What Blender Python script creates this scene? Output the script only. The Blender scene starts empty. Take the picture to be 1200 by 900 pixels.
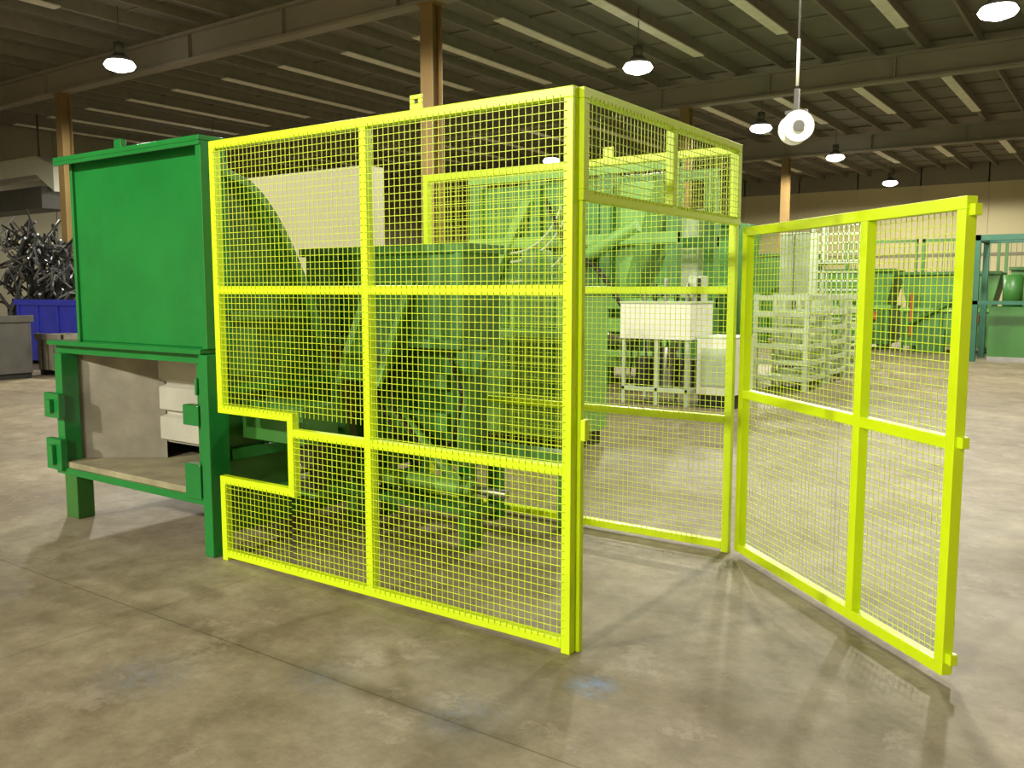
import bpy, bmesh, math, random
from mathutils import Vector, Matrix
random.seed(7)
scn = bpy.context.scene
try:
    scn.view_settings.view_transform = 'Standard'
    scn.view_settings.look = 'None'
except Exception as e:
    print(e)

# ------------------------------------------------------------------ materials
def s2l(c):
    c = c/255.0
    return c/12.92 if c <= 0.04045 else ((c+0.055)/1.055)**2.4
def rgb(r, g, b): return (s2l(r), s2l(g), s2l(b), 1)

def mat(name, col, rough=0.5, metal=0.0, var=0.15, scale=4.0, bump=0.0, spec=0.5, dirt=None, dirt_amt=0.3, bscale=8):
    m = bpy.data.materials.new(name); m.use_nodes = True
    nt = m.node_tree; N = nt.nodes; L = nt.links
    b = N['Principled BSDF']
    b.inputs['Roughness'].default_value = rough
    b.inputs['Metallic'].default_value = metal
    b.inputs['Specular IOR Level'].default_value = spec
    tc = N.new('ShaderNodeTexCoord')
    nz = N.new('ShaderNodeTexNoise'); nz.inputs['Scale'].default_value = scale
    nz.inputs['Detail'].default_value = 5
    L.new(tc.outputs['Object'], nz.inputs['Vector'])
    cr = N.new('ShaderNodeValToRGB')
    cr.color_ramp.elements[0].position = 0.3; cr.color_ramp.elements[1].position = 0.7
    lo = tuple(c*(1-var) for c in col[:3])+(1,)
    hi = tuple(min(1, c*(1+var)) for c in col[:3])+(1,)
    cr.color_ramp.elements[0].color = lo; cr.color_ramp.elements[1].color = hi
    L.new(nz.outputs['Fac'], cr.inputs['Fac'])
    out = cr.outputs['Color']
    if dirt:
        n2 = N.new('ShaderNodeTexNoise'); n2.inputs['Scale'].default_value = scale*0.6
        n2.inputs['Detail'].default_value = 8; n2.inputs['Roughness'].default_value = 0.7
        L.new(tc.outputs['Object'], n2.inputs['Vector'])
        mr = N.new('ShaderNodeMapRange'); mr.inputs[1].default_value = 0.45; mr.inputs[2].default_value = 0.7
        mr.inputs[4].default_value = dirt_amt
        L.new(n2.outputs['Fac'], mr.inputs[0])
        mx = N.new('ShaderNodeMix'); mx.data_type = 'RGBA'
        L.new(mr.outputs[0], mx.inputs[0]); L.new(out, mx.inputs[6]); mx.inputs[7].default_value = dirt
        out = mx.outputs[2]
    L.new(out, b.inputs['Base Color'])
    if bump:
        bp = N.new('ShaderNodeBump'); bp.inputs['Strength'].default_value = bump
        n3 = N.new('ShaderNodeTexNoise'); n3.inputs['Scale'].default_value = bscale
        L.new(tc.outputs['Object'], n3.inputs['Vector'])
        L.new(n3.outputs['Fac'], bp.inputs['Height']); L.new(bp.outputs['Normal'], b.inputs['Normal'])
    return m

YEL = mat('safety_yellow_paint', (0.61, 0.80, 0.005, 1), 0.36, var=0.05)
YELW = mat('yellow_wire', (0.57, 0.72, 0.010, 1), 0.45, var=0.06)
GRN = mat('green_enamel', rgb(30, 122, 54), 0.17, var=0.10, scale=2, dirt=rgb(26, 92, 44), dirt_amt=0.35, bump=0.5, bscale=2.0)
GRND = mat('green_enamel_dark', rgb(54, 110, 46), 0.4, var=0.15, scale=2, dirt=rgb(60, 84, 40), dirt_amt=0.4)
GRNL = mat('green_enamel_light', rgb(116, 168, 84), 0.5, var=0.12, scale=2)
GRNM = mat('green_machine_paint', rgb(76, 132, 62), 0.45, var=0.22, scale=1.5, dirt=rgb(66, 88, 50), dirt_amt=0.4)
TEAL = mat('teal_paint', rgb(36, 92, 72), 0.5)
DUST = mat('dusty_steel', rgb(150, 142, 114), 0.75, var=0.15, scale=5, dirt=rgb(96, 90, 70), dirt_amt=0.6)
DUSTD = mat('dusty_steel_dark', rgb(132, 127, 114), 0.8, var=0.2, scale=5, dirt=rgb(104, 98, 84), dirt_amt=0.6)
RIB = mat('grey_ribbed_liner', rgb(168, 166, 154), 0.6, var=0.1, dirt=rgb(140, 134, 116), dirt_amt=0.5)
STEEL = mat('bare_steel', rgb(150, 150, 150), 0.35, metal=0.8)
HOUS = mat('lamp_housing', rgb(90, 88, 80), 0.5)
BLACK = mat('black_rubber', rgb(22, 22, 22), 0.6)
WHT = mat('white_cabinet_paint', rgb(222, 224, 210), 0.4, var=0.05)
SHEET = mat('pale_sheet_metal', rgb(192, 188, 166), 0.5, var=0.06, scale=1)
PALE = mat('pale_green_white_paint', rgb(182, 196, 170), 0.5, var=0.08)
BLUE = mat('blue_plastic', rgb(35, 42, 150), 0.4)
GREYB = mat('grey_bin', rgb(76, 74, 70), 0.6)
RED = mat('red_orange_paint', rgb(160, 80, 40), 0.5)
TAN = mat('tan_column_paint', rgb(132, 108, 64), 0.65, var=0.15, scale=1)
SCRAP = mat('scrap_metal', rgb(110, 112, 115), 0.4, metal=0.6, var=0.4, scale=1)
GIRD = mat('girder_paint', rgb(134, 128, 112), 0.7, var=0.12, scale=0.6)
PURL = mat('purlin_lit_tone', rgb(220, 216, 198), 0.7, var=0.1)
PURLD = mat('purlin_dark', rgb(124, 119, 104), 0.8, var=0.1)

def emat(name, col, st):
    m = bpy.data.materials.new(name); m.use_nodes = True
    nt = m.node_tree; nt.nodes.clear()
    e = nt.nodes.new('ShaderNodeEmission'); e.inputs[0].default_value = col; e.inputs[1].default_value = st
    o = nt.nodes.new('ShaderNodeOutputMaterial'); nt.links.new(e.outputs[0], o.inputs[0])
    return m
LAMP = emat('lamp_glow', (1, 0.98, 0.92, 1), 9)

# ------------------------------------------------------------------ mesh builder
class MB:
    def __init__(s, name, mats):
        s.name = name; s.mats = mats; s.bm = bmesh.new()
    def bx(s, x0, x1, y0, y1, z0, z1, m=0, M=None):
        co = [(x0,y0,z0),(x1,y0,z0),(x1,y1,z0),(x0,y1,z0),(x0,y0,z1),(x1,y0,z1),(x1,y1,z1),(x0,y1,z1)]
        v = [s.bm.verts.new((M @ Vector(c)) if M else c) for c in co]
        for f in ((3,2,1,0),(4,5,6,7),(0,1,5,4),(1,2,6,5),(2,3,7,6),(3,0,4,7)):
            fc = s.bm.faces.new([v[i] for i in f]); fc.material_index = m
    def cyl(s, p0, p1, r, m=0, seg=12, r1=None, caps=True):
        p0 = Vector(p0); p1 = Vector(p1); r1 = r if r1 is None else r1
        d = (p1-p0).normalized()
        a = Vector((0,0,1)) if abs(d.z) < 0.9 else Vector((1,0,0))
        u = d.cross(a).normalized(); w = d.cross(u)
        A = []; B = []
        for i in range(seg):
            t = 2*math.pi*(i+0.5)/seg
            o = u*math.cos(t)+w*math.sin(t)
            A.append(s.bm.verts.new(p0+o*r)); B.append(s.bm.verts.new(p1+o*r1))
        for i in range(seg):
            j = (i+1) % seg
            f = s.bm.faces.new((A[i],A[j],B[j],B[i])); f.material_index = m; f.smooth = seg > 6
        if caps:
            f = s.bm.faces.new(A[::-1]); f.material_index = m
            f = s.bm.faces.new(B); f.material_index = m
    def prism(s, pts, axis, a0, a1, m=0):
        def P(p, a):
            if axis == 'x': return (a, p[0], p[1])
            if axis == 'y': return (p[0], a, p[1])
            return (p[0], p[1], a)
        A = [s.bm.verts.new(P(p, a0)) for p in pts]; B = [s.bm.verts.new(P(p, a1)) for p in pts]
        n = len(pts)
        for i in range(n):
            j = (i+1) % n
            f = s.bm.faces.new((A[i],A[j],B[j],B[i])); f.material_index = m
        f = s.bm.faces.new(A[::-1]); f.material_index = m
        f = s.bm.faces.new(B); f.material_index = m
    def tube(s, pts, r, m=0, seg=8):
        for a, b in zip(pts[:-1], pts[1:]): s.cyl(a, b, r, m, seg)
    def done(s, parent=None, bevel=0.0, loc=(0,0,0), rz=0.0):
        bmesh.ops.recalc_face_normals(s.bm, faces=s.bm.faces)
        me = bpy.data.meshes.new(s.name); s.bm.to_mesh(me); s.bm.free()
        for m in s.mats: me.materials.append(m)
        o = bpy.data.objects.new(s.name, me); scn.collection.objects.link(o)
        o.location = loc; o.rotation_euler = (0, 0, rz)
        if parent: o.parent = parent
        if bevel:
            md = o.modifiers.new('bevel', 'BEVEL'); md.width = bevel; md.segments = 2
            md.limit_method = 'ANGLE'; md.angle_limit = math.radians(50)
        return o
def empty(name, loc=(0,0,0)):
    e = bpy.data.objects.new(name, None); scn.collection.objects.link(e); e.location = loc
    e.empty_display_size = 0.2
    return e

# ------------------------------------------------------------------ camera
cam = bpy.data.cameras.new('camera'); co = bpy.data.objects.new('camera', cam)
scn.collection.objects.link(co); scn.camera = co
cam.sensor_width = 36; cam.lens = 30.96; cam.clip_end = 200
co.location = (0, 0, 1.56)
co.rotation_euler = (math.radians(90-6.08), 0, math.radians(35.1))

# ------------------------------------------------------------------ room
XW, XE, YS, YN, H = -34.0, 12.0, -13.0, 48.0, 7.6
fm = bpy.data.materials.new('concrete_floor'); fm.use_nodes = True
nt = fm.node_tree; N = nt.nodes; L = nt.links; b = N['Principled BSDF']
tc = N.new('ShaderNodeTexCoord'); P = tc.outputs['Object']
def noise(sc, det=6, ro=0.6):
    n = N.new('ShaderNodeTexNoise'); n.inputs['Scale'].default_value = sc
    n.inputs['Detail'].default_value = det; n.inputs['Roughness'].default_value = ro
    L.new(P, n.inputs['Vector']); return n.outputs['Fac']
def ramp(f, stops):
    r = N.new('ShaderNodeValToRGB'); e = r.color_ramp.elements
    e[0].position, e[0].color = stops[0]; e[1].position, e[1].color = stops[-1]
    for p, c in stops[1:-1]:
        x = e.new(p); x.color = c
    L.new(f, r.inputs['Fac']); return r.outputs['Color']
def mix(f, a, c, mode='MIX'):
    x = N.new('ShaderNodeMix'); x.data_type = 'RGBA'; x.blend_type = mode
    if isinstance(f, float): x.inputs[0].default_value = f
    else: L.new(f, x.inputs[0])
    for i, v in ((6, a), (7, c)):
        if isinstance(v, tuple): x.inputs[i].default_value = v
        else: L.new(v, x.inputs[i])
    return x.outputs[2]
def mth(op, a, c=None, d=None):
    x = N.new('ShaderNodeMath'); x.operation = op
    for i, v in enumerate((a, c, d)):
        if v is None: continue
        if isinstance(v, (int, float)): x.inputs[i].default_value = v
        else: L.new(v, x.inputs[i])
    return x.outputs[0]
base = ramp(noise(0.55), [(0.3, rgb(126,116,96)), (0.5, rgb(148,137,115)), (0.72, rgb(168,158,133))])
fine = ramp(noise(4, 10, 0.75), [(0.35, rgb(182,175,162)), (0.65, rgb(255,255,255))])
col = mix(0.85, base, fine, 'MULTIPLY')
spots = ramp(noise(1.3, 9, 0.8), [(0.48, (0,0,0,1)), (0.64, (1,1,1,1))])
col = mix(mth('MULTIPLY', spots, 0.55), col, rgb(100,80,62))
stn = ramp(noise(2.6, 9, 0.8), [(0.55, (0,0,0,1)), (0.62, (1,1,1,1))])
col = mix(mth('MULTIPLY', stn, 0.3), col, rgb(186,177,156))
sx = N.new('ShaderNodeSeparateXYZ'); L.new(P, sx.inputs[0])
def joint(axis, off, pitch, w):
    a = mth('ADD', sx.outputs[axis], 1000*pitch-off+pitch/2)
    a = mth('MODULO', a, pitch); a = mth('SUBTRACT', a, pitch/2); a = mth('ABSOLUTE', a)
    return mth('LESS_THAN', a, w)
j = mth('MAXIMUM', joint(1, 2.37, 5.5, 0.004), joint(0, -3.85, 6.2, 0.003))
col = mix(mth('MULTIPLY', j, 0.5), col, rgb(50,44,36))
nb = ramp(noise(14, 8, 0.85), [(0.4, (0,0,0,1)), (0.6, (1,1,1,1))])
for (px, py, r, am) in ((-1.66,2.92,0.13,0.9),(-1.95,2.42,0.22,0.28),(-3.2,1.95,0.28,0.22),(-2.6,2.35,0.2,0.2)):
    vd = N.new('ShaderNodeVectorMath'); vd.operation = 'DISTANCE'
    L.new(P, vd.inputs[0]); vd.inputs[1].default_value = (px, py, 0)
    mr = N.new('ShaderNodeMapRange'); L.new(vd.outputs['Value'], mr.inputs[0])
    mr.inputs[1].default_value = 0; mr.inputs[2].default_value = r; mr.inputs[3].default_value = am; mr.inputs[4].default_value = 0
    k = mth('MULTIPLY', mr.outputs[0], nb)
    col = mix(k, col, rgb(125,158,205))
L.new(col, b.inputs['Base Color'])
rr = N.new('ShaderNodeMapRange'); L.new(noise(1.2, 5), rr.inputs[0]); rr.inputs[3].default_value = 0.42; rr.inputs[4].default_value = 0.72
L.new(rr.outputs[0], b.inputs['Roughness']); b.inputs['Specular IOR Level'].default_value = 0.4
bp = N.new('ShaderNodeBump'); bp.inputs['Strength'].default_value = 0.1; L.new(noise(30), bp.inputs['Height']); L.new(bp.outputs[0], b.inputs['Normal'])

f = MB('floor', [fm]); f.bx(XW, XE, YS, YN, -0.1, 0); f.done()
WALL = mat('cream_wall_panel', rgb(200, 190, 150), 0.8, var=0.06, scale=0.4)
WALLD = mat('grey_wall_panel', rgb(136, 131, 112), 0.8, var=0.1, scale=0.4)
DECK = mat('roof_deck', rgb(116, 111, 98), 0.9, var=0.15, scale=0.5)
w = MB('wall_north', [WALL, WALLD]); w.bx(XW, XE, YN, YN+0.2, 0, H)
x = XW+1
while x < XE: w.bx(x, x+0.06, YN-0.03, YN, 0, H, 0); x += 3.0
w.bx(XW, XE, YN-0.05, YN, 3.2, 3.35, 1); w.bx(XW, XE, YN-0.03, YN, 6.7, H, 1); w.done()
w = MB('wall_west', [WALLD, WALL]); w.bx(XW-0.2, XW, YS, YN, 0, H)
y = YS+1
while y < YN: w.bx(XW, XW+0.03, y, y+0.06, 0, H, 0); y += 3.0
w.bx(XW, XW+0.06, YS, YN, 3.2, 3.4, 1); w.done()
w = MB('wall_east', [WALL]); w.bx(XE, XE+0.2, YS, YN, 0, H); w.done()
w = MB('wall_south', [WALL]); w.bx(XW, XE, YS-0.2, YS, 0, H); w.done()
c = MB('ceiling', [DECK]); c.bx(XW, XE, YS, YN, H, H+0.2); c.done()
p = MB('roof_purlins', [PURL, PURLD])
y = YS+1
while y < YN:
    p.bx(XW, XE, y, y+0.05, H-0.04, H, 1); y += 1.8
x = -2.2 + 2.3*6; i = 0
while x > XW+0.5:
    p.bx(x-0.05, x+0.05, YS, YN, H-0.30, H, 1)
    for gy in (1.5, 12.5, 23.5, 34.5):
        p.bx(x-0.13, x+0.13, gy+3.2, gy+8.6+random.uniform(-1,1), H-0.33, H-0.30, 0)  # pale strips colour in the lit stretches along each purlin
    p.bx(x-1.18, x-1.12, YS, YN, H-0.22, H, 1)
    x -= 2.3
p.done()
for gy in (-9.5, 1.5, 12.5, 23.5, 34.5):
    g = MB('roof_girder', [GIRD])
    g.bx(XW, XE, gy-0.14, gy+0.14, 6.62, 6.68); g.bx(XW, XE, gy-0.14, gy+0.14, H-0.40, H-0.34)
    g.bx(XW, XE, gy-0.02, gy+0.02, 6.68, H-0.40)
    x = XW+1
    while x < XE: g.bx(x, x+0.03, gy-0.12, gy+0.12, 6.68, H-0.40); x += 3.1
    g.done()
for gy, xs in ((12.5, (-10.55, -23.0, 1.9)), (23.5, (-10.55, -23.0, 1.9)), (34.5, (-11.3, -23.0, 1.9))):
    for cx in xs:
        k = MB('steel_column', [TAN])
        k.bx(cx-0.14, cx+0.14, gy-0.14, gy-0.12, 0, 6.6); k.bx(cx-0.14, cx+0.14, gy+0.12, gy+0.14, 0, 6.6)
        k.bx(cx-0.01, cx+0.01, gy-0.12, gy+0.12, 0, 6.6)
        k.bx(cx-0.22, cx+0.22, gy-0.22, gy+0.22, 0, 0.03); k.bx(cx-0.22, cx+0.22, gy-0.16, gy+0.16, 6.6, 6.62)
        k.done()

# ------------------------------------------------------------------ lamps
def highbay(x, y, power, z=6.3):
    e = empty('high_bay_lamp', (x, y, z))
    m = MB('refractor', [HOUS, LAMP, HOUS])
    m.cyl((0,0,0.0), (0,0,0.08), 0.32, 1, 28, r1=0.27, caps=False)
    m.cyl((0,0,0.08), (0,0,0.22), 0.27, 2, 28, r1=0.14)
    m.cyl((0,0,0.22), (0,0,0.46), 0.11, 2, 20)
    m.cyl((0,0,0.46), (0,0,7.52-z), 0.012, 2, 8)
    m.cyl((0,0,0.0), (0,0,-0.07), 0.32, 1, 28, r1=0.27, caps=False)
    m.cyl((0,0,-0.07), (0,0,-0.13), 0.27, 1, 28, r1=0.10)
    m.done(e)
    ld = bpy.data.lights.new('lamp_light', 'SPOT'); ld.energy = power; ld.spot_size = math.radians(180); ld.spot_blend = 0.12
    ld.shadow_soft_size = 0.24; ld.color = (1, 0.95, 0.80)
    lo = bpy.data.objects.new('lamp_light', ld); scn.collection.objects.link(lo); lo.parent = e; lo.location = (0,0,-0.40)
for (x, y, pw) in ((-9.0,17.5,1600),(-2.2,17.6,1900),(-17.9,11,1200),(-9.1,33.2,1800),(-9.2,42.4,1100),(-9.3,26.0,1600),
                   (-2.2,8.0,1000),(-9.1,8.0,850),(-8.5,-7,4200),(-2.2,-7,3000),(-17.9,1.5,1300),(-17.9,28,1200),(-27,20,600),(5,12,900),(3,38,1600)):
    highbay(x, y, pw)
wd = bpy.data.worlds.new('world'); scn.world = wd; wd.use_nodes = True
wd.node_tree.nodes['Background'].inputs[0].default_value = (0.5,0.5,0.45,1); wd.node_tree.nodes['Background'].inputs[1].default_value = 0.1

# ------------------------------------------------------------------ safety cage
T = 0.045; PITCH = 0.034; WR = 0.0019
def mesh_pane(m, u0, u1, z0, z1, y, mi=0, lap=0.015):
    n = max(1, round((u1-u0)/PITCH)); p = (u1-u0)/n
    for i in range(n):
        u = u0+p*(i+0.5); m.cyl((u, y, z0-lap), (u, y, z1+lap), WR, mi, 4)
    n = max(1, round((z1-z0)/PITCH)); p = (z1-z0)/n
    for i in range(n):
        z = z0+p*(i+0.5); m.cyl((u0-lap, y-WR*1.6, z), (u1+lap, y-WR*1.6, z), WR, mi, 4)
cage = empty('safety_cage')
ht = T/2
Lf = 2.36; Hc = 2.38
fr = MB('front_frame', [YEL])
def V(m, u, z0, z1, t=T): m.bx(u-t/2, u+t/2, -t/2, t/2, z0, z1)
def Hh(m, u0, u1, z, t=T): m.bx(u0, u1, -t/2, t/2, z-t/2, z+t/2)
cu = 0.61; cz0 = 0.475; cz1 = 0.885
V(fr, ht, 0.0, cz0-ht); V(fr, ht, cz1+ht, Hc-T)
V(fr, Lf-ht, 0.0, Hc-T)
Hh(fr, 0, Lf, Hc-ht)
Hh(fr, T, Lf-T, 0.02+ht)
Hh(fr, 0, cu+ht, cz0); Hh(fr, 0, cu+ht, cz1); V(fr, cu, cz0+ht, cz1-ht)
um = Lf/2
V(fr, um, 0.02+T, Hc-T)
Hh(fr, T, um-ht, 1.56); Hh(fr, um+ht, Lf-T, 1.56)
Hh(fr, cu+ht, um-ht, 0.80); Hh(fr, um+ht, Lf-T, 0.80)
fr.bx(1.47, 1.545, -0.004, 0.004, Hc, Hc+0.03); fr.bx(1.47, 1.495, -0.004, 0.004, Hc+0.03, Hc+0.05)
fr.bx(1.52, 1.545, -0.004, 0.004, Hc+0.03, Hc+0.05); fr.bx(1.47, 1.545, -0.004, 0.004, Hc+0.05, Hc+0.07)
fr.done(cage, 0.003, (-4.25, 3.14, 0))
wm = MB('front_wire_mesh', [YELW])
yy = -ht-0.002
zb = 0.02+T
mesh_pane(wm, T, um-ht, 1.56+ht, Hc-T, yy); mesh_pane(wm, um+ht, Lf-T, 1.56+ht, Hc-T, yy)
mesh_pane(wm, um+ht, Lf-T, 0.80+ht, 1.56-ht, yy); mesh_pane(wm, um+ht, Lf-T, zb, 0.80-ht, yy)
mesh_pane(wm, T, um-ht, cz1+ht, 1.56-ht, yy)
mesh_pane(wm, cu+ht, um-ht, zb, 0.80-ht, yy)
mesh_pane(wm, T, cu-0.01, zb, cz0-ht, yy)
wm.done(cage, 0, (-4.25, 3.14, 0))
bk = MB('back_frame', [YEL])
V(bk, ht, 0, Hc-T); V(bk, Lf-ht, 0, Hc-T); Hh(bk, 0, Lf, Hc-ht); Hh(bk, T, Lf-T, 0.02+ht)
for z in (0.80, 1.56): Hh(bk, T, Lf-T, z)
bk.bx(1.47, 1.545, -0.004, 0.004, Hc, Hc+0.07)
bk.done(cage, 0.003, (-4.25, 4.95, 0))
wm = MB('back_wire_mesh', [YELW])
for z0, z1 in ((zb, 0.8-ht), (0.8+ht, 1.56-ht), (1.56+ht, Hc-T)):
    mesh_pane(wm, T, Lf-T, z0, z1, yy)
wm.done(cage, 0, (-4.25, 4.95, 0))
Lt = 4.95-3.14-T
tr = MB('transom_frame', [YEL])
Hh(tr, 0, Lt, Hc-ht); Hh(tr, 0, Lt, 1.95); V(tr, Lt/2, 1.95+ht, Hc-T); V(tr, ht, 1.95+ht, Hc-T); V(tr, Lt-ht, 1.95+ht, Hc-T)
V(tr, 0.02, 0, 1.95-ht, 0.03)
tr.bx(-0.01, 0.03, -ht-0.022, -ht, 0.93, 1.02)
tr.done(cage, 0.003, (-1.8875+0.0, 3.14+ht, 0), math.radians(90))
wm = MB('transom_wire_mesh', [YELW])
mesh_pane(wm, T, Lt/2-ht, 1.95+ht, Hc-T, yy); mesh_pane(wm, Lt/2+ht, Lt-T, 1.95+ht, Hc-T, yy)
wm.done(cage, 0, (-1.8875, 3.14+ht, 0), math.radians(90))
ax, ay, bx_, by_ = -1.84, 4.945, -0.52, 3.76
Lg = math.hypot(bx_-ax, by_-ay); rzg = math.atan2(by_-ay, bx_-ax)
TG = 0.05; hg = TG/2; Hg = 1.915
gt = MB('gate_frame', [YEL, STEEL])
V(gt, hg+0.01, 0.03, Hg-TG, TG); V(gt, Lg-hg, 0.03, Hg-TG, TG); Hh(gt, 0.01, Lg, Hg-hg, TG); Hh(gt, 0.01+TG, Lg-TG, 0.03+hg, TG)
gm = Lg*0.645
V(gt, gm, 0.03+TG, Hg-TG, TG)
for (a, c2) in ((0.01+TG, gm-hg), (gm+hg, Lg-TG)): Hh(gt, a, c2, 0.965, TG)
for z in (0.08, 0.95, 1.84): gt.bx(Lg, Lg+0.03, -0.012, 0.022, z, z+0.045)
for z in (0.25, 0.97, 1.7): gt.cyl((0, 0, z), (0, 0, z+0.10), 0.014, 0, 12)
gt.done(cage, 0.003, (ax, ay, 0), rzg)
wm = MB('gate_wire_mesh', [YELW])
for (a, c2) in ((0.01+TG, gm-hg), (gm+hg, Lg-TG)):
    for z0, z1 in ((0.03+TG, 0.965-hg), (0.965+hg, Hg-TG)):
        mesh_pane(wm, a, c2, z0, z1, hg+0.004)
wm.done(cage, 0, (ax, ay, 0), rzg)

# ------------------------------------------------------------------ main press beside cage
bp_ = empty('baling_press')
m = MB('feed_chute', [GRN, GRND])
x0, x1 = -5.86, -4.34
m.bx(x0, x1-0.06, 3.22, 3.26, 1.22, 2.40)
m.bx(x0-0.05, x1, 3.12, 3.30, 2.40, 2.43)
m.bx(x0-0.05, x1, 3.12, 3.135, 2.375, 2.40)
m.bx(x1-0.05, x1, 3.13, 3.30, 1.22, 2.40)
m.bx(x0, x0+0.03, 3.20, 3.35, 1.22, 2.40)
m.bx(-6.08, x1-0.03, 3.10, 3.34, 1.19, 1.22)
m.bx(-6.08, x1-0.03, 3.16, 3.30, 1.13, 1.19)
m.bx(-6.05, -5.96, 3.13, 3.25, 0.34, 1.13)
m.bx(-4.50, -4.39, 3.16, 3.25, 0.34, 1.13)
m.bx(-4.39, -4.31, 3.10, 3.24, 0.0, 1.19)
for z0, z1 in ((0.69, 0.86), (0.33, 0.545)):
    m.bx(-6.12, -5.93, 3.08, 3.13, z0, z1)
    m.bx(-6.05, -5.99, 3.05, 3.08, z0+0.04, z1-0.04)
for z0, z1 in ((0.77, 0.89), (0.33, 0.54)):
    m.bx(-4.56, -4.41, 3.10, 3.16, z0, z1)
m.bx(-6.05, -4.39, 3.11, 3.25, 0.30, 0.345)
m.bx(-5.97, -5.82, 3.12, 3.24, 0.0, 0.30, 1); m.bx(-5.97, -5.80, 4.4, 4.52, 0.0, 0.31, 1); m.bx(-4.47, -4.35, 4.4, 4.52, 0.0, 0.31, 1)
m.bx(-5.3, -5.22, 3.19, 3.23, 2.43, 2.50)
m.cyl((-4.44, 3.12, 0.95), (-4.44, 3.12, 1.05), 0.012)
m.done(bp_, 0.005)
m = MB('chamber', [DUST, RIB, DUSTD, GRND])
m.bx(-6.02, -4.46, 3.13, 4.4, 0.345, 0.385, 0)
m.bx(-6.02, -5.97, 3.25, 4.4, 0.385, 1.18, 2)
m.bx(-4.48, -4.43, 3.25, 4.4, 0.385, 1.18, 2)
m.bx(-5.97, -4.48, 3.27, 4.4, 1.14, 1.18, 2)
m.bx(-5.97, -4.48, 3.62, 3.68, 0.50, 1.14, 1)
for i in range(3):
    z = 0.505+i*0.21
    m.prism([(3.62, z), (3.585, z+0.02), (3.585, z+0.175), (3.62, z+0.195)], 'x', -5.55, -4.49, 1)
m.prism([(-5.97, 3.28), (-5.95, 3.28), (-5.50, 3.61), (-5.97, 3.61)], 'z', 0.385, 1.14, 2)
m.bx(-6.05, -4.43, 4.4, 4.45, 0.31, 1.18, 3)
m.done(bp_, 0.003)
m = MB('side_plate', [GRND, GRN, GRNM])
pts = [(3.26, 0.1), (3.26, 2.3)]
for i in range(13):
    t = i/12; pts.append((3.30+0.95*t**0.75, 2.25-1.75*t**1.5))
pts.append((4.3, 0.1))
m.prism(pts, 'x', -4.42, -4.39, 0)
m.prism([(3.27, 1.25), (3.3, 2.2), (3.7, 1.9), (3.95, 1.3)], 'x', -5.82, -5.79, 0)
for a, c2 in zip(pts[1:14], pts[2:15]):
    m.prism([a, c2, (c2[0]-0.03, c2[1]-0.04), (a[0]-0.03, a[1]-0.04)], 'x', -4.44, -4.31, 2)
m.bx(-4.39, -4.33, 3.27, 4.2, 0.55, 0.62, 1); m.bx(-4.39, -4.33, 3.27, 4.1, 0.95, 1.0, 1)
m.bx(-4.39, -4.34, 3.27, 3.9, 1.38, 1.43, 2); m.bx(-4.39, -4.34, 3.55, 3.60, 0.62, 0.95, 2)
m.bx(-4.39, -4.36, 3.30, 3.50, 1.05, 1.33, 2)
m.done(bp_, 0.003)
m = MB('press_body', [GRND, GRN, BLACK, STEEL, GRNM, GRNL])
m.bx(-4.98, -3.52, 4.46, 4.86, 1.20, 1.84, 4)
m.bx(-5.6, -4.30, 4.50, 4.86, 0.30, 1.20, 0)
m.bx(-5.02, -3.49, 4.43, 4.88, 1.80, 1.86, 4); m.bx(-5.02, -3.49, 4.40, 4.88, 1.18, 1.24, 4)
m.bx(-3.56, -3.50, 4.42, 4.46, 1.24, 1.80, 4)
m.bx(-4.66, -4.62, 4.43, 4.46, 1.24, 1.80, 0)
# angled chute apron
m.prism([(4.46, 1.24), (4.46, 1.60), (4.16, 1.02), (4.16, 0.96), (4.40, 1.18)], 'x', -4.30, -3.95, 4)
m.prism([(4.46, 1.60), (4.12, 0.93), (4.09, 0.95), (4.43, 1.63)], 'x', -4.34, -4.28, 5)
m.prism([(4.46, 1.60), (4.12, 0.93), (4.09, 0.95), (4.43, 1.63)], 'x', -3.97, -3.92, 5)
m.bx(-4.30, -3.62, 4.55, 4.86, 0.55, 1.18, 0)
m.bx(-4.25, -3.70, 4.50, 4.55, 0.62, 0.74, 4); m.bx(-4.25, -3.70, 4.50, 4.55, 0.90, 1.0, 4)
m.bx(-4.32, -3.45, 4.44, 4.54, 0.42, 0.52, 4); m.bx(-4.32, -2.9, 4.74, 4.86, 0.42, 0.52, 4)
for x in (-4.26, -3.56): m.bx(x, x+0.09, 4.45, 4.54, 0, 0.42, 1); m.bx(x, x+0.09, 4.76, 4.85, 0, 0.42, 1)
m.bx(-3.56, -3.47, 4.44, 4.53, 0.52, 1.18, 4); m.bx(-2.99, -2.91, 4.76, 4.84, 0, 0.42, 4)
m.cyl((-4.3, 4.15, 0.36), (-3.2, 4.15, 0.36), 0.055, 5, 16); m.cyl((-3.2, 4.15, 0.36), (-2.95, 4.15, 0.36), 0.025, 3, 12)
for x in (-4.2, -3.75, -3.28): m.cyl((x, 4.15, 0.36), (x+0.05, 4.15, 0.36), 0.072, 0, 16)
m.bx(-4.35, -3.1, 4.05, 4.25, 0.22, 0.26, 0)
for x in (-4.2, -3.25): m.bx(x, x+0.07, 4.08, 4.22, 0, 0.30, 0)
m.cyl((-4.0, 4.35, 0.75), (-3.45, 4.35, 0.30), 0.04, 5, 14); m.cyl((-3.45, 4.35, 0.30), (-3.25, 4.35, 0.14), 0.02, 3, 12)
m.tube([(-4.1,4.4,1.1),(-4.0,4.3,0.8),(-3.8,4.3,0.6),(-3.7,4.35,0.45)], 0.015, 2)
m.tube([(-4.2,4.4,1.1),(-4.12,4.28,0.85),(-3.95,4.28,0.62),(-3.8,4.35,0.4)], 0.015, 2)
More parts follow.
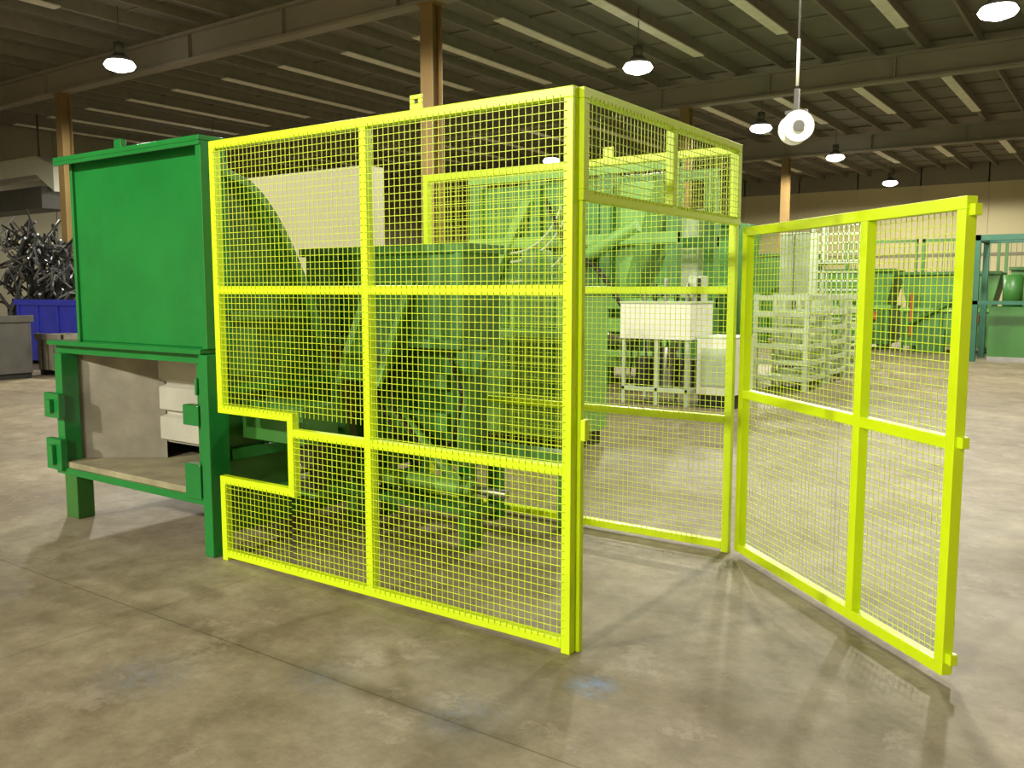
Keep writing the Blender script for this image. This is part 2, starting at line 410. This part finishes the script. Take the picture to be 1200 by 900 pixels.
m.tube([(-3.6,4.42,1.15),(-3.45,4.36,0.9),(-3.5,4.34,0.62),(-3.7,4.36,0.45)], 0.015, 2)
m.prism([(-3.50, 1.18), (-3.50, 0.95), (-3.30, 1.18)], 'y', 4.47, 4.50, 4)
m.done(bp_, 0.004)
m = MB('valve_block', [GRND, BLACK, STEEL])
m.bx(-4.33, -3.80, 3.35, 3.62, 0.68, 0.90, 0)
m.bx(-3.92, -3.80, 3.42, 3.52, 0.40, 0.68, 1)
m.cyl((-3.86, 3.36, 0.55), (-3.86, 3.44, 0.55), 0.03, 2); m.cyl((-3.86, 3.47, 0.35), (-3.86, 3.47, 0.5), 0.02, 2)
m.bx(-3.90, -3.82, 3.38, 3.42, 0.48, 0.52, 2)
m.bx(-4.34, -3.8, 3.45, 3.52, 0.36, 0.40, 0)
m.done(bp_, 0.003)

# ------------------------------------------------------------------ background equipment
m = MB('sheet_metal_enclosure', [SHEET, GRND, DUST])
m.bx(-9.0, -6.85, 7.0, 7.28, 0.25, 2.9, 0); m.bx(-9.05, -6.82, 6.97, 7.31, 0.0, 0.25, 1)
m.bx(-9.0, -6.85, 6.985, 7.0, 1.55, 1.58, 2)
m.bx(-7.9, -7.86, 6.94, 7.0, 1.1, 1.3, 1)
m.done(None, 0.01)
m = MB('hydraulic_power_unit', [GRNL, GRNM, BLACK])
m.bx(-5.45, -4.36, 7.0, 7.9, 0.15, 1.55, 0); m.bx(-5.48, -4.33, 6.97, 7.93, 1.55, 1.6, 1); m.bx(-5.4, -4.4, 7.05, 7.85, 0.0, 0.15, 2)
for z in (0.4, 0.8, 1.2): m.bx(-5.40, -4.95, 6.98, 7.0, z, z+0.3, 1); m.bx(-4.88, -4.42, 6.98, 7.0, z, z+0.3, 1)
m.cyl((-4.9, 7.4, 1.6), (-4.9, 7.4, 1.95), 0.15, 1, 18)
m.done(None, 0.006)
m = MB('baling_press', [GRNM, GRNL, GRND, STEEL, BLACK, PALE])
X0, X1, Y0, Y1 = -10.0, -5.9, 12.9, 14.6
for x in (X0, -8.7, -7.3, X1-0.2): 
    m.bx(x, x+0.2, Y0, Y0+0.2, 0, 3.6, 0); m.bx(x, x+0.2, Y1-0.2, Y1, 0, 3.6, 0)
for z in (0.3, 1.25, 2.3, 3.45): m.bx(X0, X1, Y0-0.04, Y0+0.1, z, z+0.18, 1); m.bx(X0, X1, Y1-0.1, Y1, z, z+0.18, 0)
m.bx(X0+0.1, -7.4, Y0+0.15, Y1-0.2, 1.4, 3.4, 0); m.bx(X0+0.1, X1-0.1, Y0+0.15, Y1-0.2, 0.35, 1.3, 0)
m.prism([(-7.4, 1.4), (-7.4, 3.3), (-6.4, 3.3), (-7.0, 1.4)], 'y', Y0+0.2, Y1-0.3, 1)
m.prism([(-9.7, 1.6), (-8.8, 3.1), (-8.6, 3.1), (-9.5, 1.6)], 'y', Y0-0.1, Y0+0.1, 1)
m.cyl((-8.0, Y0, 1.9), (-6.6, Y0, 2.6), 0.12, 1, 16)
m.cyl((-9.2, Y0-0.1, 0.8), (-6.6, Y0-0.1, 0.8), 0.14, 3, 16)
m.bx(-7.0, -5.8, Y0-0.5, Y0-0.1, 0.9, 1.1, 1); m.bx(-7.0, -5.8, Y0-0.5, Y0-0.1, 0.5, 0.6, 1)
for x in (-7.0, -5.9): m.bx(x, x+0.1, Y0-0.5, Y0-0.4, 0, 0.9, 1)
m.tube([(-8.3, Y0-0.1, 3.1), (-7.8, Y0-0.25, 2.3), (-7.2, Y0-0.2, 1.9), (-6.7, Y0-0.15, 1.2)], 0.04, 4)
for r in (1.1, 1.25, 1.6):
    m.tube([(-9.0+r*math.sin(t*math.pi/20), Y0-0.15, 3.3-r*math.cos(t*math.pi/20)) for t in range(0, 9)], 0.025, 5, 6)
m.done(None, 0.01)
m = MB('control_cabinet', [WHT, GREYB])
m.bx(-7.0, -6.35, 15.0, 15.3, 0.1, 3.0, 0); m.bx(-6.97, -6.38, 15.03, 15.27, 0, 0.1, 1); m.bx(-6.92, -6.45, 14.98, 15.0, 1.6, 2.9, 0)
m.bx(-6.5, -6.47, 14.95, 15.0, 1.2, 1.4, 1)
m.done(None, 0.01)
m = MB('machine_workbench', [WHT, PALE, BLACK, STEEL, GREYB])
bx0, bx1, by0, by1 = -5.79, -4.75, 10.84, 11.6
m.bx(bx0, bx1, by0, by1, 0.90, 1.38, 0); m.bx(bx0-0.01, bx1+0.01, by0-0.01, by1+0.01, 1.38, 1.41, 1)
for x in (bx0+0.02, (bx0+bx1)/2, bx1-0.08):
    for y in (by0+0.02, by1-0.08): m.bx(x, x+0.05, y, y+0.05, 0.0, 0.9, 1)
m.bx(bx0+0.02, bx1-0.02, by0+0.02, by1-0.02, 0.18, 0.24, 1)
m.bx(bx0+0.1, bx1-0.1, by0+0.3, by1-0.1, 0.24, 0.62, 4)
m.cyl((-5.5, 11.0, 0.24), (-5.5, 11.0, 0.65), 0.11, 2, 16); m.cyl((-5.15, 11.02, 0.24), (-5.15, 11.02, 0.8), 0.09, 3, 16)
for i in range(8):
    x = -5.7+i*0.11
    m.tube([(x, 11.0, 0.88), (x+0.05, 10.93, 0.6), (x-0.03, 11.0, 0.3)], 0.015, 2, 6)
m.bx(-4.72, -4.2, 11.0, 11.7, 0.18, 0.92, 0); m.bx(-4.72, -4.2, 11.0, 11.7, 0.92, 0.95, 1); m.bx(-4.70, -4.22, 11.02, 11.68, 0.0, 0.18, 2)
m.bx(-4.65, -4.27, 10.985, 11.0, 0.3, 0.8, 1)
for i in range(6):
    x = -5.6+i*0.16; m.cyl((x, 11.2, 1.41), (x, 11.2, 1.60+0.06*(i % 3)), 0.03, 2 if i % 2 else 3, 10)
m.bx(-5.7, -4.85, 11.15, 11.25, 1.50, 1.54, 3)
m.bx(-5.0, -4.8, 11.3, 11.5, 1.41, 1.75, 1)
m.done(None, 0.006)
m = MB('yellow_barrier', [YEL])
m.bx(-6.75, -5.95, 9.9, 9.96, 0.42, 0.50); m.bx(-6.75, -5.95, 9.9, 9.96, 0.10, 0.18)
for i in range(9): m.bx(-6.75+i*0.095, -6.71+i*0.095, 9.9, 9.96, 0.0, 0.5)
m.done(None, 0.003)
for i, (rx, ry) in enumerate(((-4.9, 13.6), (-4.95, 15.0), (-5.0, 16.4))):
    m = MB('slatted_rack', [PALE])
    for dx in (0, 0.8):
        for dy in (0, 0.9): m.bx(rx+dx, rx+dx+0.07, ry+dy, ry+dy+0.07, 0, 1.5)
    for k in range(6):
        z = 0.15+k*0.25
        m.bx(rx, rx+0.87, ry-0.01, ry+0.01, z, z+0.08); m.bx(rx+0.86, rx+0.88, ry, ry+0.97, z, z+0.08); m.bx(rx, rx+0.87, ry+0.96, ry+0.98, z, z+0.08)
        if k % 2 == 0: m.bx(rx+0.03, rx+0.84, ry+0.03, ry+0.93, z, z+0.03)
    m.done(None, 0.003)
m = MB('storage_locker', [PALE, GREYB])
m.bx(-5.9, -5.3, 17.8, 18.4, 0.08, 2.7, 0); m.bx(-5.87, -5.33, 17.83, 18.37, 0, 0.08, 1); m.bx(-5.62, -5.6, 17.78, 17.8, 0.1, 2.65, 1)
m.bx(-5.55, -5.52, 17.76, 17.8, 1.2, 1.4, 1)
m.done(None, 0.01)
m = MB('wire_crate_stack', [PALE, GRNM])
for z in (0.0, 1.05, 2.1):
    for xx in (-6.1, -5.05):
        for y in (20.6, 21.5): m.bx(xx, xx+0.06, y, y+0.06, z, z+1.05)
    for k in range(5): m.bx(-6.1, -4.99, 20.59, 20.61, z+0.1+k*0.2, z+0.14+k*0.2); m.bx(-5.0, -4.98, 20.6, 21.56, z+0.1+k*0.2, z+0.14+k*0.2)
    for k in range(10): m.bx(-6.1+k*0.115, -6.08+k*0.115, 20.59, 20.61, z+0.1, z+0.95)
    m.bx(-6.1, -4.99, 20.6, 21.56, z+0.06, z+0.1)
m.done(None, 0)
def container(x, y, w, d, h, c):
    m = MB('green_hopper_machine', [GRNM, GRNL, RED, GRND, STEEL])
    m.bx(x, x+w, y, y+d, 0.15, h*0.55, c); m.prism([(x+0.1, h*0.55), (x-0.1, h), (x+w+0.1, h), (x+w-0.1, h*0.55)], 'y', y+0.1, y+d-0.1, 0)
    for k in range(int(w/0.45)+1): m.bx(x+k*0.45, x+k*0.45+0.07, y-0.05, y, 0.0, h*0.55, 3)
    m.bx(x-0.05, x+w+0.05, y-0.06, y+0.02, h*0.55-0.08, h*0.55+0.02, 1); m.bx(x-0.12, x+w+0.12, y, y+0.1, h-0.06, h+0.02, 3)
    m.cyl((x+0.2, y-0.1, h*0.35), (x+w*0.7, y-0.1, h*0.55+0.35), 0.05, 3, 12)
    m.bx(x+w*0.6, x+w*0.85, y-0.12, y-0.02, h*0.38, h*0.48, 2); m.bx(x+w*0.1, x+w*0.13, y-0.12, y-0.02, h*0.2, h*0.75, 2)
    m.bx(x+w*0.2, x+w*0.5, y-0.2, y-0.05, 0, h*0.3, 3); m.cyl((x+w*0.75, y-0.2, 0), (x+w*0.75, y-0.2, h*0.3), 0.12, 3, 12)
    for k in (0.1, 0.85): m.bx(x+w*k, x+w*k+0.12, y+0.1, y+d-0.1, 0, 0.15, 3)
    m.done(None, 0.01)
container(-7.2, 24.5, 2.0, 1.4, 2.1, 0); container(-4.85, 24.3, 2.1, 1.4, 2.0, 0); container(-2.4, 24.5, 1.5, 1.4, 2.1, 0)
container(-9.9, 25.6, 2.3, 1.5, 2.6, 0)
container(-9.6, 18.4, 2.5, 1.6, 3.0, 0)
m = MB('fence_panel_row', [GRNM, TEAL])
for k in range(4):
    x = -7.5+k*2.2
    m.bx(x, x+0.08, 29, 29.08, 0, 3.1); m.bx(x+2.0, x+2.08, 29, 29.08, 0, 3.1)
    for z in (0.1, 1.6, 3.0): m.bx(x, x+2.08, 29, 29.06, z, z+0.08)
    for q in range(14): m.bx(x+0.14*q, x+0.14*q+0.015, 29.02, 29.04, 0.1, 3.0)
m.done()
m = MB('teal_gantry_frame', [TEAL, GRND, STEEL])
for (x, y) in ((-2.9, 21.6), (-1.6, 21.6), (-0.3, 21.6), (-2.9, 23.0), (-0.3, 23.0)): m.bx(x, x+0.12, y, y+0.12, 0, 2.75)
m.bx(-2.9, -0.18, 21.6, 21.72, 2.63, 2.75); m.bx(-2.9, -0.18, 23.0, 23.12, 2.63, 2.75); m.bx(-2.9, -2.78, 21.6, 23.1, 2.63, 2.75)
m.bx(-2.9, -0.18, 21.6, 21.7, 1.25, 1.33)
m.bx(-2.6, -1.75, 22.0, 22.8, 0.1, 1.2, 1); m.bx(-2.6, -1.75, 22.0, 22.8, 0.0, 0.1, 2); m.cyl((-2.2, 22.4, 1.2), (-2.2, 22.4, 1.9), 0.2, 1, 14)
for x in (-1.4, -0.9): m.cyl((x, 22.3, 0.0), (x, 22.3, 1.7), 0.16, 1, 14)
m.done()

e = empty('ceiling_hose_reel', (-3.18, 10.0, 3.35))
m = MB('reel', [WHT, STEEL, GREYB])
m.cyl((0.05,-0.09,0), (-0.05,0.09,0), 0.10, 2, 20)
for s_ in (-1, 1):
    a = Vector((0.05,-0.09,0))*s_; m.cyl(a, a*1.25, 0.17, 0, 28); m.cyl(a*1.25, a*1.5, 0.06, 1, 16)
m.bx(-0.025, 0.025, -0.025, 0.025, 0.1, 0.42, 2)
m.bx(-0.12, 0.12, -0.03, 0.03, 0.15, 0.19, 2)
m.cyl((0,0,0.40), (0,0,7.52-3.35), 0.011, 2, 8); m.cyl((0,0,0.45), (0,0,0.95), 0.018, 0, 10)
m.done(e)

def bin_(name, x, y, w, d, h, mt):
    m = MB(name, [mt, BLACK])
    m.bx(x, x+w, y, y+0.04, 0.1, h); m.bx(x, x+w, y+d-0.04, y+d, 0.1, h); m.bx(x, x+0.04, y+0.04, y+d-0.04, 0.1, h); m.bx(x+w-0.04, x+w, y+0.04, y+d-0.04, 0.1, h)
    m.bx(x+0.04, x+w-0.04, y+0.04, y+d-0.04, 0.1, 0.16)
    m.bx(x-0.04, x+w+0.04, y-0.04, y, h-0.1, h+0.02); m.bx(x+w, x+w+0.04, y-0.04, y+d+0.04, h-0.1, h+0.02)
    for k in range(4): m.bx(x+0.1+k*(w-0.25)/3, x+0.15+k*(w-0.25)/3, y-0.03, y, 0.1, h-0.1)
    for k in (0.05, w-0.17): m.bx(x+k, x+k+0.12, y, y+d, 0, 0.1, 1)
    m.done(None, 0.006)
bin_('scrap_bin', -17.2, 7.0, 1.2, 0.9, 1.1, GREYB)
bin_('scrap_bin', -16.6, 8.3, 0.9, 0.6, 0.75, DUSTD)
bin_('blue_bin', -19.4, 9.3, 2.6, 0.9, 1.35, BLUE)
m = MB('scrap_metal_pile', [SCRAP, BLACK, STEEL])
for i in range(480):
    cx = random.uniform(-23.2, -18.6); t = random.random()**0.6
    hh = 2.9*(1-max(0, cx+21.8)/5.2)
    z = 0.15+hh*t; cy = 11.2+random.uniform(-0.4, 0.4)
    d = Vector((random.uniform(-1,1), random.uniform(-0.4,0.4), random.uniform(-0.7,0.9))).normalized()*random.uniform(0.2, 0.5)
    c0 = Vector((cx, cy, z)); a = c0-d; b2 = c0+d; a.z = max(a.z, 0.05); b2.z = max(b2.z, 0.05)
    k = b2+Vector((random.uniform(-.3,.3), random.uniform(-.1,.1), random.uniform(-.3,.1))); k.z = max(k.z, 0.05)
    m.tube([a, b2, k], random.uniform(0.018, 0.04), random.choice((0, 1, 1, 2)), 6)
for i in range(16):
    cx = -23.2+i*0.26; m.bx(cx, cx+0.3, 10.9, 11.6, 0, 0.5+1.5*random.random(), 1)
m.done()
m = MB('ventilation_duct', [WHT, GREYB])
m.bx(-33.9, -29.5, 15.0, 15.8, 5.3, 5.9); m.prism([(-29.5, 5.3), (-29.5, 5.9), (-28.4, 5.5), (-28.4, 4.7)], 'y', 15.0, 15.8, 0)
m.bx(-33.9, -29.0, 14.9, 15.9, 4.2, 4.9, 1)
for x in (-33, -30): m.cyl((x, 15.4, 5.9), (x, 15.4, 7.5), 0.03, 1, 8)
m.done()
m = MB('yellow_guard_post', [mat('bollard_yellow', rgb(220,170,30), 0.5), GREYB])
m.cyl((-24.4, 13.2, 0), (-24.4, 13.2, 2.2), 0.16, 0, 18); m.cyl((-24.4, 13.2, 2.2), (-24.4, 13.2, 2.28), 0.16, 0, 18, r1=0.05); m.bx(-24.65, -24.15, 12.95, 13.45, 0, 0.03, 1)
m.done()
